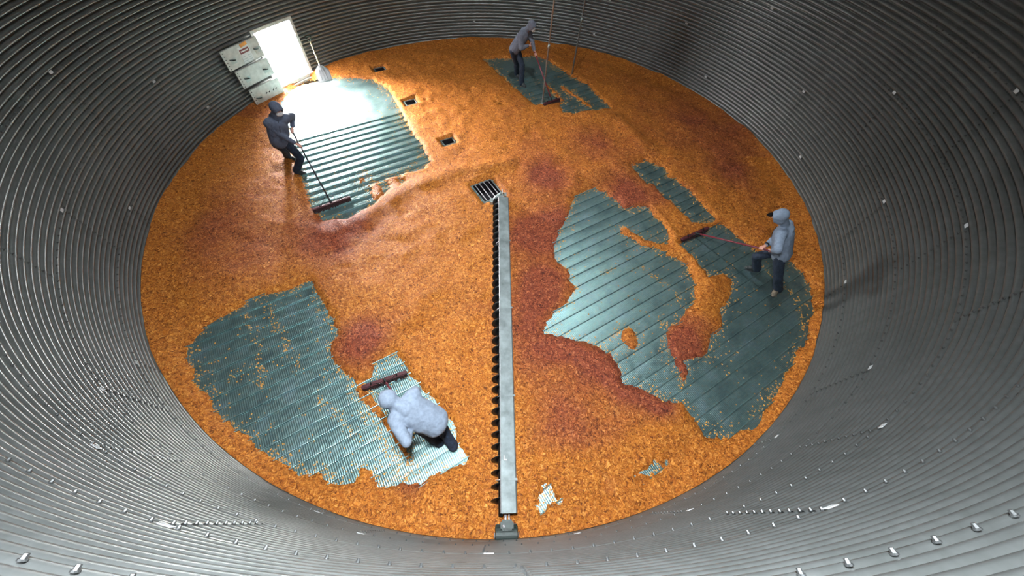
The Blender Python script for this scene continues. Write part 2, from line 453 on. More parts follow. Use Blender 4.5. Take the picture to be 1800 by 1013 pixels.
THIN = [poly([(1040,290),(1150,270),(1170,390),(1050,440),(1020,400)], 600,760,3), poly([(1540,215),(1640,130),(1730,150),(1700,230),(1580,270)], 600,760,3)]
# strokes of grain left on the bare floor: px points, half width (m)
STROKES = [([(1100,407),(1130,425),(1180,440)], .10), ([(962,150),(990,178)], .05), ([(990,155),(1036,186)], .07),
           ([(660,330),(664,345)], .13), ([(690,318),(697,330)], .15), ([(712,312),(722,318)], .12), ([(1104,590),(1108,600)], .14), ([(640,312),(634,322)], .03),
           ([(640,640),(640,655)], .16), ([(625,660),(720,808)], .035)]
PITS = [(827,160,.16,.05), (880,185,.12,.05), (872,183,.07,.04), (748,178,.08,.04), (763,180,.08,.04), (930,195,.08,.04),
        (1030,122,.22,.05), (730,868,.30,.03), (1064,855,.25,.02), (1200,286,.1,.03)]
RED = [(925,420,.75,.8), (925,520,.6,.4), (935,620,.6,.5), (1000,700,.8,.45), (960,320,.6,.6), (975,400,1.0,.75), (960,500,.7,.8), (935,560,.7,.6), (1050,260,1.3,.5), (950,300,.8,.6), (1100,340,.9,.85), (1180,340,.6,.5), (640,600,.65,1.0), (610,400,1.2,.55), (340,400,1.3,.45),
       (400,440,1.5,.4), (1060,640,.6,.9), (1110,690,.5,.9), (1160,710,.4,.9), (1215,560,.6,.3), (1205,640,.45,1.1), (1200,600,.4,1.0), (990,610,.45,.9), (730,865,.35,.9), (1070,855,.35,.7), (1230,220,2.2,.55), (1300,300,1.2,.5), (440,210,1.0,.4),
       (1030,780,.7,.35), (580,410,.9,.5), (940,250,.6,.3), (900,210,.5,.2), (700,850,.3,.5), (950,760,.5,.3),
       (750,220,1.6,-.55), (700,150,1.6,-.5), (800,110,1.6,-.3), (1000,860,1.0,-.3), (500,860,.8,-.7), (400,760,.7,-.8), (310,640,.6,-.8), (800,900,1.2,-.45), (1150,880,.8,-.5), (1290,780,.5,-.6), (1240,520,.45,-1.0),(1190,450,.4,-.8), (770,700,1.1,-.3), (700,470,1.3,-.25),(800,400,.8,-.25), (1430,560,.6,-.5)]
def sd_poly(P, poly_):
    """signed distance, positive inside"""
    d = np.full(len(P), 1e9); ins = np.zeros(len(P), bool)
    A = poly_; B = np.roll(poly_, -1, 0)
    for a, c in zip(A, B):
        e = c-a; v = P-a; t = np.clip((v@e)/(e@e+1e-12), 0, 1); q = v-t[:, None]*e
        d = np.minimum(d, (q**2).sum(1))
        cond = ((a[1] > P[:, 1]) != (c[1] > P[:, 1]))
        with np.errstate(divide='ignore', invalid='ignore'):
            xx = (c[0]-a[0])*(P[:, 1]-a[1])/(c[1]-a[1])+a[0]
        ins ^= cond & (P[:, 0] < xx)
    d = np.sqrt(d); return np.where(ins, d, -d)
def sd_seg(P, pts):
    d = np.full(len(P), 1e9)
    for a, c in zip(pts, pts[1:]):
        e = c-a; v = P-a; t = np.clip((v@e)/(e@e+1e-12), 0, 1); q = v-t[:, None]*e; d = np.minimum(d, (q**2).sum(1))
    return np.sqrt(d)
def vnoise(x, y, sc, seed):
    r = np.random.default_rng(seed); G = r.random((256, 256))
    x = x*sc+100.3; y = y*sc+77.7; xi = np.floor(x).astype(int); yi = np.floor(y).astype(int); fx = x-xi; fy = y-yi
    fx = fx*fx*(3-2*fx); fy = fy*fy*(3-2*fy)
    g = lambda a, c: G[a % 256, c % 256]
    return (g(xi, yi)*(1-fx)+g(xi+1, yi)*fx)*(1-fy)+(g(xi, yi+1)*(1-fx)+g(xi+1, yi+1)*fx)*fy-.5
def bare_sd(P):
    j = np.c_[vnoise(P[:, 0], P[:, 1], 6, 1), vnoise(P[:, 0], P[:, 1], 6, 2)]*.07+np.c_[vnoise(P[:, 0], P[:, 1], 17, 3), vnoise(P[:, 0], P[:, 1], 17, 4)]*.045
    Q = P+j
    s = np.full(len(P), -1e9)
    for q in BARE: s = np.maximum(s, sd_poly(Q, q))
    for pts, hw in STROKES:
        s = np.minimum(s, sd_seg(Q, [at(*p)[:2] for p in pts])-hw)
    return s
def grain_height(P):
    x, y = P[:, 0], P[:, 1]; r = np.hypot(x, y); t = np.arctan2(y, x)
    s = bare_sd(P)
    edge = np.clip(-s/.13, -1.0, 1); edge = np.where(edge > 0, edge*(2-edge), edge)
    h = .055*edge
    out = np.clip(-s/.4, 0, 1)
    h += out*(.018+.05*vnoise(x, y, 1.3, 5)+.032*vnoise(x, y, 3.7, 6)+.012*vnoise(x, y, 9, 7))
    h += np.clip(-s/.15, 0, 1)*.07*np.clip((r-(Rw(t)-.55))/.5, 0, 1)**1.6
    ridges = (([(590,405),(640,385),(700,345),(760,318),(820,300),(900,290)], .22, .05), ([(1000,200),(1080,210),(1130,260)], .2, .06), ([(930,300),(1010,310),(1100,300)], .35, .05),
              ([(1145,380),(1200,440),(1250,500)], .15, .05), ([(1000,600),(1090,670),(1200,720)], .2, .05), ([(555,500),(600,590)], .2, .03))
    for pts, wd, hh in ridges:
        dd = sd_seg(P, [at(*p)[:2] for p in pts]); h += hh*np.exp(-(dd/wd)**2)*np.clip(-s/.12, 0, 1)
    for px_, py_, rad, dep in PITS:
        c = at(px_, py_)[:2]; dd = np.hypot(x-c[0], y-c[1]); h -= dep*np.exp(-(dd/(rad*.6))**2)*(s < 0)
    for q in THIN:
        st = sd_poly(P, q)-.045+.2*vnoise(x, y, 12, 8)+.14*vnoise(x, y, 25, 9); h = np.where(st > 0, np.minimum(h, .012-st*.25), h)
    # the square wells stay open
    lx = x*ux.x+y*ux.y; ly = x*uy.x+y*uy.y
    for hx0, hx1, hy0, hy1 in holes:
        m = np.maximum(np.maximum(hx0-lx, lx-hx1), np.maximum(hy0-ly, ly-hy1))-.03
        h = np.where(m < 0, np.minimum(h, -.05), np.minimum(h, .015+m*.7))
    return h, s
G = .028
gx = np.arange(-7.5, 7.5, G); NX = len(gx)
XX, YY = np.meshgrid(gx, gx, indexing='ij'); P = np.c_[XX.ravel(), YY.ravel()]
rr = np.hypot(P[:, 0], P[:, 1]); tt = np.arctan2(P[:, 1], P[:, 0])
Rlim = Rw(tt)-.034; inside = rr < Rlim+G*1.2
fcl = np.where(rr > Rlim, Rlim/np.maximum(rr, 1e-6), 1.0); P = P*fcl[:, None]; rr = np.minimum(rr, Rlim)
hh = np.full(len(P), -.2); ss = np.zeros(len(P))
hh[inside], ss[inside] = grain_height(P[inside])
hh = np.maximum(hh, -.04)
fin = -.55*np.clip((rr-6.2)/.6, 0, 1)*(YY.ravel() < 1.5)
for px_, py_, rad, amt in RED:
    c = at(px_, py_)[:2]; fin += (1.25 if amt > 0 else 1)*amt*np.exp(-(((P-c)**2).sum(1))/(rad*.75)**2)
ok = inside
idx = -np.ones(len(P), int); Hq = hh.reshape(NX, NX); I = ok.reshape(NX, NX)
mx = np.maximum(np.maximum(Hq[:-1, :-1], Hq[1:, :-1]), np.maximum(Hq[:-1, 1:], Hq[1:, 1:]))
keep = I[:-1, :-1] & I[1:, :-1] & I[:-1, 1:] & I[1:, 1:] & (mx > -.002)
ii, jj = np.nonzero(keep); a = ii*NX+jj
quads = np.c_[a, a+NX, a+NX+1, a+1]
used = np.unique(quads); idx[used] = np.arange(len(used))
vv = np.c_[P[used], hh[used]]
me = bpy.data.meshes.new('corn_grain'); me.from_pydata(vv.tolist(), [], idx[quads].tolist())
at_ = me.attributes.new('fines', 'FLOAT', 'POINT'); at_.data.foreach_set('value', fin[used].astype(np.float32)); me.shade_smooth()
grain = link('corn_grain', me, MG)
tag(grain, 'thin layer of orange corn spread over the metal floor', 'grain', kind='stuff')

# loose kernels thrown on the swept metal
N = 60000
cand = rng.uniform(-7.2, 7.2, (N*5, 2)); cand = cand[np.hypot(cand[:, 0], cand[:, 1]) < 7.15]
sb = bare_sd(cand)
clump = vnoise(cand[:, 0], cand[:, 1], 2.2, 11)+vnoise(cand[:, 0], cand[:, 1], 7, 12)*.6
pr = np.where(sb > 0, np.exp(-sb/.07)*.9+np.clip(clump-.12, 0, 1)*.45*np.exp(-sb/.6)+.006, 0)
inL = sd_poly(cand, BARE[1]); pr = np.where((sb > 0) & (inL > 0), pr+np.clip(clump*.35+.02, .01, .2), pr)
lines = [[(452,600),(455,640),(462,680)], [(470,540),(500,600),(530,650)], [(562,700),(605,745),(640,770)], [(600,650),(660,760),(715,850)], [(430,555),(445,600)], [(1130,470),(1180,510),(1195,530)], [(1060,480),(1080,470)], [(640,300),(660,325),(720,312)], [(745,270),(700,315)], [(1340,470),(1400,520),(1420,600),(1370,700)], [(625,650),(720,810)]]
for ln in lines:
    dd = sd_seg(cand, [at(*p)[:2] for p in ln]); pr = np.where(sb > 0, pr+.6*np.exp(-(dd/.06)**2), pr)
for q in THIN:
    st = sd_poly(cand, q); pr = np.where(st > -.1, .9, pr)
sel = cand[rng.random(len(cand)) < pr*.55][:60000]
base = np.array([(-1, -.45, 0), (1, -.7, 0), (1, .7, 0), (-1, .45, 0), (-.8, -.3, 1), (.8, -.45, 1), (.8, .45, 1), (-.8, .3, 1)], float)*np.array([.0085, .0085, .006])
bf = np.array([(0, 3, 2, 1), (4, 5, 6, 7), (0, 1, 5, 4), (1, 2, 6, 5), (2, 3, 7, 6), (3, 0, 4, 7)])
an = rng.uniform(0, 2*PI, len(sel)); ca, sa = np.cos(an), np.sin(an); sc = rng.uniform(.9, 1.7, len(sel))
VX = base[None, :, :]*sc[:, None, None]
kx = VX[..., 0]*ca[:, None]-VX[..., 1]*sa[:, None]+sel[:, 0:1]; ky = VX[..., 0]*sa[:, None]+VX[..., 1]*ca[:, None]+sel[:, 1:2]
kz = VX[..., 2]+.002
kv = np.stack([kx, ky, kz], -1).reshape(-1, 3); kf = (bf[None]+(np.arange(len(sel))*8)[:, None, None]).reshape(-1, 4)
me = bpy.data.meshes.new('loose_corn_kernels'); me.from_pydata(kv.tolist(), [], kf.tolist())
o = link('loose_corn_kernels', me, M_KERNEL); tag(o, 'scattered loose corn kernels lying on the swept metal floor', 'grain', kind='stuff')

# ------------------------------------------------------------------ square wells in the floor
def well(x, y, sx, sy, depth, label, name='floor_sump', grate=False, group=None):
    c = at(x, y); root = empty(name, (c[0], c[1], 0), (0, 0, PA)); tag(root, label, 'floor sump', group)
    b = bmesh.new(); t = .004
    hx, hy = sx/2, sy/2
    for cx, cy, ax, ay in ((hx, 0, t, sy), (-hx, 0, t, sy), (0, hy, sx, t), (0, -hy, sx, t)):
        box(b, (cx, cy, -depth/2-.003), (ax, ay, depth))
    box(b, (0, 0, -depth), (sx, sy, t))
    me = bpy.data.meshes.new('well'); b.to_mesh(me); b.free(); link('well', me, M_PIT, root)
    b = bmesh.new(); rw_ = .018 if grate else .009
    for cx, cy, ax, ay in ((hx, 0, rw_, sy+rw_), (-hx, 0, rw_, sy+rw_), (0, hy, sx+rw_, rw_), (0, -hy, sx+rw_, rw_)):
        box(b, (cx, cy, .014), (ax, ay, .02))
    me = bpy.data.meshes.new('rim'); b.to_mesh(me); b.free(); link('rim', me, M_BARS if grate else M_STEEL, root)
    return root
for (x, y, sx, sy), lb in zip(SUMPS, ('small dark square floor sump nearest the bright doorway wall', 'small dark square floor sump, middle one of the row of three', 'small dark square floor sump nearest the centre grate')):
    well(x, y, sx, sy, .25, lb, group='small square floor sumps in a row')
cs = well(857, 336, CSX, CSY, .35, 'large square centre sump with four pale bars across it', 'centre_sump')
for k in range(4):
    b = bmesh.new(); box(b, (0, (k-1.5)*.125, .012), (CSX, .018, .02)); bevel(b, .003, 1)
    me = bpy.data.meshes.new('grate_bar'); b.to_mesh(me); b.free()
    o = link('grate_bar', me, M_BARS, cs); 
# bars run up-left to down-right in the photo: turn them a quarter
for o in cs.children:
    if o.name.startswith('grate_bar'):
        k = o.data.vertices[0].co
for o in [q for q in cs.children if q.name.startswith('grate_bar')]: bpy.data.objects.remove(o)
for k in range(4):
    b = bmesh.new(); box(b, ((k-1.5)*.115, 0, .012), (.018, CSY, .02)); bevel(b, .003, 1)
    me = bpy.data.meshes.new('grate_bar'); b.to_mesh(me); b.free(); link('grate_bar', me, M_BARS, cs)

# ------------------------------------------------------------------ sweep auger
A = Vector(at(879, 352, .17)); B = Vector(at(884, 908, .17)); A.z = B.z = .17
ax = (B-A).normalized(); sd = Vector((0, 0, 1)).cross(ax); sd = sd if sd.x > 0 else -sd; LA = (B-A).length
aug = empty('sweep_auger', (A.x, A.y, 0)); tag(aug, 'long sweep auger with dark spiral flighting and grey steel shield from centre sump to wall', 'auger')
b = bmesh.new(); FR = .135; turns = int(LA/.168); n = turns*18
c0 = A-sd*.03
prev = None
for k in range(n+1):
    s = LA*k/n*.985; t = 2*PI*turns*k/n
    d = sd*math.cos(t)+Vector((0, 0, 1))*math.sin(t); p = c0+ax*s
    row = [b.verts.new(p+d*.025+ax*.003), b.verts.new(p+d*FR+ax*.003), b.verts.new(p+d*FR-ax*.003), b.verts.new(p+d*.025-ax*.003)]
    if prev:
        for q in range(4): b.faces.new((prev[q], prev[(q+1) % 4], row[(q+1) % 4], row[q]))
    prev = row
put('flighting', b, M_DSTEEL, aug, True)
b = bmesh.new(); tube(b, [c0, c0+ax*LA*1.0], .03, 14); put('shaft', b, M_DSTEEL, aug, True)
# shield: folded sheet, top plate, back plate and front lip
b = bmesh.new()
o1 = -.035; pr_ = [(o1, .305), (o1, .325), (o1+.205, .318), (o1+.222, .30), (o1+.235, .06), (o1+.231, .06), (o1+.216, .298), (o1+.20, .312), (o1+.006, .318), (o1+.006, .305)]
rows = []
for s in (.06, LA*.995):
    rows.append([b.verts.new(A+ax*s+sd*p+Vector((0, 0, z-.17))) for p, z in pr_])
m_ = len(pr_)
for k in range(m_): b.faces.new((rows[0][k], rows[0][(k+1) % m_], rows[1][(k+1) % m_], rows[1][k]))
b.faces.new(rows[0]); b.faces.new(rows[1][::-1])
shield = put('shield', b, M_SHIELD, aug)
b = bmesh.new(); tube(b, [A+ax*.06+sd*(o1+.004)+Vector((0, 0, .158)), A+ax*LA*.995+sd*(o1+.004)+Vector((0, 0, .158))], .007, 8)
put('shield_lip', b, M_BARS, aug, True)
for f in (.22, .48, .74, .93):
    b = bmesh.new(); c = A+ax*LA*f+sd*.10+Vector((0, 0, .151))
    R3 = Matrix((sd, ax, Vector((0, 0, 1)))).transposed()
    box(b, c, (.2, .03, .004), R3); bevel(b, .001, 1); put('joint_plate', b, M_SHIELD, aug)
    b = bmesh.new(); tube(b, [c0+ax*LA*f, c0+ax*LA*f-sd*.06+Vector((0, 0, .06)), c0+ax*LA*f+sd*.0+Vector((0, 0, .14))], .006, 6); put('hanger_strap', b, M_BARS, aug, True)
# bolt ears on the shield
for f in (.885,):
    b = bmesh.new(); c = A+ax*LA*f+sd*.02+Vector((0, 0, .16)); box(b, c, (.012, .05, .02), R3); box(b, c+ax*.03+sd*.02, (.05, .012, .02), R3); put('lifting_ear', b, M_WHITE, aug)
# gear head at the centre
gh = bmesh.new(); R3 = Matrix((sd, ax, Vector((0, 0, 1)))).transposed()
g0 = A-ax*.03
box(gh, g0+Vector((0, 0, -.02)), (.16, .14, .22), R3); bevel(gh, .02, 2)
gear = put('gear_head', gh, M_STEEL, aug)
b = bmesh.new()
tube(b, [g0-ax*.05-sd*.20+Vector((0, 0, -.13)), g0-ax*.03-sd*.13+Vector((0, 0, -.02)), g0-ax*.06-sd*.04+Vector((0, 0, .08)), g0-ax*.10+sd*.04+Vector((0, 0, .10))], .028, 10)
put('drive_arm', b, M_STEEL, aug, True)
b = bmesh.new()
box(b, g0-ax*.11+sd*.05+Vector((0, 0, .03)), (.014, .16, .20), R3); box(b, g0-ax*.09+sd*.12+Vector((0, 0, 0)), (.05, .10, .16), R3); bevel(b, .004, 1)
put('pivot_bracket', b, M_STEEL, aug)
b = bmesh.new(); box(b, g0-sd*.15+ax*.02+Vector((0, 0, -.07)), (.17, .13, .16), R3); bevel(b, .02, 2); put('base_foot', b, M_STEEL, aug)
b = bmesh.new(); bmesh.ops.create_uvsphere(b, u_segments=12, v_segments=8, radius=.03, matrix=Matrix.Translation(c0+ax*.05+Vector((0, 0, .09)))); bmesh.ops.create_uvsphere(b, u_segments=12, v_segments=8, radius=.026, matrix=Matrix.Translation(c0+ax*.12+Vector((0, 0, .085)))); put('coupling_bolt', b, M_BARS, aug, True)
# drive end: gearbox on a wide rubber wheel
e = B+ax*.10
b = bmesh.new(); box(b, e+sd*.05+Vector((0, 0, .0)), (.17, .12, .22), R3); bevel(b, .02, 2); put('end_gearbox', b, M_BLACK, aug)
b = bmesh.new(); tube(b, [B+sd*.035-ax*.02, B+sd*.035+ax*.08], .02, 10); tube(b, [B+sd*.08-ax*.02+Vector((0, 0, .06)), B+sd*.08+ax*.08+Vector((0, 0, .06))], .012, 10); put('end_shaft', b, M_BARS, aug, True)
b = bmesh.new(); wc = Vector((e.x, e.y, .125))+ax*.11+sd*.045
tube(b, [wc-sd*.15, wc-sd*.14, wc+sd*.14, wc+sd*.15], [.10, .12, .12, .10], 28)
for k in range(18):
    a_ = 2*PI*k/18; rd = ax*math.cos(a_)+Vector((0, 0, 1))*math.sin(a_)
    q = Matrix((sd, rd.cross(sd), rd)).transposed(); box(b, wc+rd*.118, (.27, .016, .014), q)
put('drive_wheel', b, M_BLACK, aug)
b = bmesh.new(); tube(b, [wc-sd*.165, wc+sd*.165], .03, 14); tube(b, [wc-ax*.05+Vector((0, 0, .1)), e+Vector((0, 0, .12))], .015, 8); put('wheel_axle', b, M_BARS, aug, True)

# ------------------------------------------------------------------ steel rods standing by the far wall
def rod(x, y, label, top=ZTOP+.2):
    c = Vector(at(x, y)); root = empty('vertical_rod', (c.x, c.y, 0)); tag(root, label, 'rod', 'vertical steel rods by the far wall')
    b = bmesh.new(); tube(b, [c, c+Vector((0, 0, top))], .022, 12); put('pole', b, M_ROD, root, True)
    for z in (1.5, 3.0, 4.5):
        b = bmesh.new(); tube(b, [c+Vector((0, 0, z)), c+Vector((0, 0, z+.09))], .031, 12); put('collar', b, M_STEEL, root, True)
    b = bmesh.new(); bmesh.ops.create_cone(b, cap_ends=True, segments=16, radius1=.06, radius2=.05, depth=.02, matrix=Matrix.Translation(c+Vector((0, 0, .02)))); put('foot_plate', b, M_STEEL, root)
rod(953, 183, 'thin grey vertical rod with its foot at the near corner of the far swept patch')
rod(1005, 133, 'thin grey vertical rod standing closer to the far wall, right of the other rod')

# ------------------------------------------------------------------ doorway
dr = empty('door_1', pol(DM, R0, 0)); tag(dr, 'bright open doorway in the corrugated wall', None, kind='structure')
b = bmesh.new()
ta, tb = math.radians(DOOR_A), math.radians(DOOR_B)
def arcbox(b, t0, t1, z0, z1, r0, r1, n=8):
    rows = []
    for k in range(n+1):
        t = t0+(t1-t0)*k/n; c, s = math.cos(t), math.sin(t)
        rows.append([b.verts.new((r*c, r*s, z)) for r, z in ((r0, z0), (r1, z0), (r1, z1), (r0, z1))])
    for p, q in zip(rows, rows[1:]):
        for k in range(4): b.faces.new((p[k], p[(k+1) % 4], q[(k+1) % 4], q[k]))
    b.faces.new(rows[0]); b.faces.new(rows[-1][::-1])
fr = .075/R0
rI, rO = float(Rw(math.radians(DM)))-.05, R0+.16
arcbox(b, ta-fr, ta, .04, DOORZ1+.07, rI, rO, 2); arcbox(b, tb, tb+fr, .04, DOORZ1+.07, rI, rO, 2); arcbox(b, ta, tb, DOORZ1, DOORZ1+.07, rI, rO)
put('door_frame', b, M_PANEL, dr)
b = bmesh.new(); arcbox(b, ta-fr, tb+fr, .02, .14, rI-.06, rO); arcbox(b, ta-fr*2, tb+fr*6, .0, .05, rI-.11, rI-.05); put('door_sill', b, M_PANEL, dr)
for z in (.35, .75, 1.15):
    for t in (ta-fr*.5, tb+fr*.5):
        b = bmesh.new(); c = Vector((math.cos(t)*rI, math.sin(t)*rI, z)); box(b, c, (.03, .05, .05), Matrix.Rotation(t, 3, 'Z')); bevel(b, .006, 1); put('latch_lug', b, M_STEEL, dr)
# ground outside
b = bmesh.new(); tv = pol(DM+90, 1, 0); rv = pol(DM, 1, 0)
vs = [b.verts.new(rv*r+tv*s+Vector((0, 0, .0))) for r, s in ((R0+.16, -1.5), (R0+7, -5), (R0+7, 5), (R0+.16, 1.5))]; b.faces.new(vs)
o = put('floor_outside', b, M_CONC); tag(o, 'concrete apron outside the open door', None, kind='structure')

# three inner door panels swung open against the wall
def door_panel(z0, z1, d0, d1, off0, off1, label, extra):
    p0 = pol(d0, R0-off0, 0); p1 = pol(d1, R0-off1, 0)          # p0 hinge side, p1 free edge
    L = (p1-p0); ln = L.length; ang = math.atan2(L.y, L.x); h = z1-z0
    root = empty('door_panel', (p0.x, p0.y, z0), (0, 0, ang)); tag(root, label, 'door panel', 'inner door panels swung open')
    def P(name, b, m):
        me = bpy.data.meshes.new(name); bmesh.ops.recalc_face_normals(b, faces=b.faces); b.to_mesh(me); b.free(); return link(name, me, m, root)
    # local: x along the panel, y toward the room (after side fix), z up
    sgn = 1 if Vector((-math.sin(ang), math.cos(ang), 0)).dot(-p0) > 0 else -1
    b = bmesh.new(); box(b, (ln/2, 0, h/2), (ln, .05, h)); bevel(b, .006, 2)
    P('panel_sheet', b, M_PANEL)
    b = bmesh.new(); box(b, (ln-.012, sgn*.03, h/2), (.05, .012, h-.02)); P('edge_flange', b, M_PANEL)
    for k in range(6):
        b = bmesh.new(); bmesh.ops.create_cone(b, cap_ends=True, segments=10, radius1=.012, radius2=.012, depth=.006, matrix=Matrix.Translation((ln-.035, sgn*.037, h*(k+.6)/6.2)) @ Matrix.Rotation(PI/2, 4, 'X')); P('bolt_hole', b, M_PIT)
    for xx in extra['handles']:
        b = bmesh.new(); pts = [Vector((ln*xx+.07*math.cos(a), sgn*(.03+.03*math.sin(max(0, a))), h*.45+.02*math.cos(a))) for a in np.linspace(0, PI, 9)]
        tube(b, pts, .010, 8); o = P('pull_handle', b, M_DSTEEL)
        b = bmesh.new(); box(b, (ln*xx-.02, sgn*.027, h*.38), (.15, .004, .11)); o2 = P('recess_plate', b, M_STEEL)
    for xx in extra.get('slots', ()):
        b = bmesh.new(); box(b, (ln*xx, sgn*.027, h*.5), (.05, .006, .02), Matrix.Rotation(.6, 3, 'Y')); P('slot', b, M_PIT)
    if extra.get('label'):
        b = bmesh.new(); box(b, (ln*.44, sgn*.028, h*.45), (.30, .003, h*.78)); o = P('notice_sticker', b, M_WHITE); o['label'] = 'white notice sticker'
        b = bmesh.new(); box(b, (ln*.44, sgn*.030, h*.62), (.27, .003, h*.22)); r_ = P('warning_band', b, M_RED); r_['label'] = 'dark red warning band'
        b = bmesh.new(); box(b, (ln*.44, sgn*.032, h*.62), (.21, .003, h*.06)); P('warning_line', b, M_WHITE)
        b = bmesh.new(); box(b, (ln*.40, sgn*.030, h*.9), (.20, .004, h*.16), Matrix.Rotation(.1, 3, 'Y')); q = P('orange_sticker', b, M_ORANGE); q['label'] = 'orange sticker'
        b = bmesh.new()
        for c_ in range(2):
            for r_i in range(3): box(b, (ln*.44-.07+c_*.14, sgn*.030, h*(.14+.11*r_i)), (.10, .002, .012))
        P('notice_text', b, M_STEEL)
    return root
door_panel(1.02, 1.46, 155.9, 164.4, .16, .10, 'topmost of three pale door panels, with orange and red stickers', {'handles': (.82, .14), 'label': 1})
door_panel(.56, .97, 155.9, 163.7, .20, .12, 'middle of three pale door panels left of the doorway', {'handles': (.8, .2)})
door_panel(.03, .47, 155.9, 163.1, .24, .14, 'lowest of three pale door panels, standing on the grain', {'handles': (.84,), 'slots': (.2, .3, .45, .55)})

# ------------------------------------------------------------------ grain scoop leaning right of the doorway
def scoop():
    top = Vector(pol(144.3, R0-.10, 1.0)); foot = Vector(at(573, 143, .10)); d = (top-foot).normalized()
    root = empty('scoop_shovel', (foot.x, foot.y, 0)); tag(root, 'white metal scoop shovel leaning upright on the wall right of the doorway', 'shovel')
    inw = Vector((CAM[0]-foot.x, CAM[1]-foot.y, 0)).normalized(); side = d.cross(inw).normalized(); nrm = side.cross(d).normalized()
    if nrm.dot(inw) < 0: nrm = -nrm
    neck = foot+d*.42
    b = bmesh.new(); nx, ny = 9, 8; grid = []
    for j in range(ny+1):
        v = j/ny; wd = .20 if v < .65 else .20-.15*((v-.65)/.35)**1.6
        row = []
        for i in range(nx+1):
            u = -1+2*i/nx
            row.append(b.verts.new(foot+d*(.42*v-.02)+side*u*wd+nrm*(.055*abs(u)**4*(1-.2*v)+.05*max(0, v-.85)/.15)))
        grid.append(row)
    for j in range(ny):
        for i in range(nx): b.faces.new((grid[j][i], grid[j][i+1], grid[j+1][i+1], grid[j+1][i]))
    bmesh.ops.solidify(b, geom=list(b.faces), thickness=.004)
    blade = put('blade', b, M_ALU, root, True)
    for k in (-.6, 0, .6):
        b = bmesh.new(); tube(b, [foot+d*.04+side*k*.13+nrm*.004, foot+d*.32+side*k*.10+nrm*.004], .006, 6); put('blade_rib', b, M_ALU, blade, True)
    b = bmesh.new(); tube(b, [foot+d*.36, foot+d*.46], [.022, .019], 10); put('socket', b, M_ALU, root, True)
    b = bmesh.new(); tube(b, [foot+d*.44, top-d*.14], .016, 10); put('shaft', b, M_WOOD, root, True)
    b = bmesh.new(); q = top-d*.14
    tube(b, [q, q+d*.05+side*.055, q+d*.13+side*.06], .014, 8); tube(b, [q, q+d*.05-side*.055, q+d*.13-side*.06], .014, 8); tube(b, [q+d*.13-side*.07, q+d*.13+side*.07], .018, 10)
    put('grip', b, M_DGREEN, root, True)
scoop()

# ------------------------------------------------------------------ push brooms
def broom(p0, p1, hand, over, hmat, label, zc=.0, bristle_dir=None):
    """p0, p1 pixel ends of the head on the floor; hand: upper grip point in the world; over: handle beyond it"""
    a = Vector(at(*p0, .05)); c = Vector(at(*p1, .05)); m = (a+c)/2; m.z = 0
    dl = (c-a); dl.z = 0; ln = dl.length; dl.normalize()
    hd = Vector(hand)-Vector((m.x, m.y, .10)); fwd = Vector((hd.x, hd.y, 0)); fwd = (fwd-dl*fwd.dot(dl)).normalized()
    root = empty('push_broom', (m.x, m.y, 0)); tag(root, label, 'broom', 'push brooms with long handles')
    RB = Matrix((dl, fwd, Vector((0, 0, 1)))).transposed()
    b = bmesh.new(); box(b, m+Vector((0, 0, .105)), (ln, .07, .035), RB); bevel(b, .012, 3); head = put('broom_head', b, M_MAROON, root)
    b = bmesh.new(); nb = 44
    for i in range(nb):
        for j in range(4):
            u = (i+.5)/nb-.5; v = (j-1.5)/4
            q = m+dl*u*(ln-.02)+fwd*v*.066
            ja, jb = random.uniform(-.008, .008), random.uniform(-.012, .012)
            tube(b, [q+Vector((0, 0, .09)), q+fwd*(v*.05-.004)+dl*ja+Vector((0, 0, .008))+fwd*jb], [.0085, .012], 5)
    o = put('bristles', b, M_BRISTLE, root); o['kind'] = 'stuff'
    top = Vector((m.x, m.y, .115)); d = (Vector(hand)-top).normalized(); end = Vector(hand)+d*over
    b = bmesh.new(); tube(b, [top, end], .017, 12); hnd = put('handle', b, hmat, root, True)
    b = bmesh.new(); tube(b, [top-d*.01, top+d*.13], [.024, .018], 12); put('socket', b, M_DSTEEL, root, True)
    for s in (-1, 1):
        b = bmesh.new(); tube(b, [top+dl*s*.20*ln/.85+Vector((0, 0, .012)), top+dl*s*.2*ln/.85+Vector((0, 0, .03)), top+d*.22], .005, 6); put('brace', b, M_DSTEEL, root, True)
        b = bmesh.new(); box(b, m+dl*s*.24*ln/.85+Vector((0, 0, .14)), (.02, .04, .045), RB); bevel(b, .005, 1); put('wing_bolt', b, M_DSTEEL, root)
    return top, d

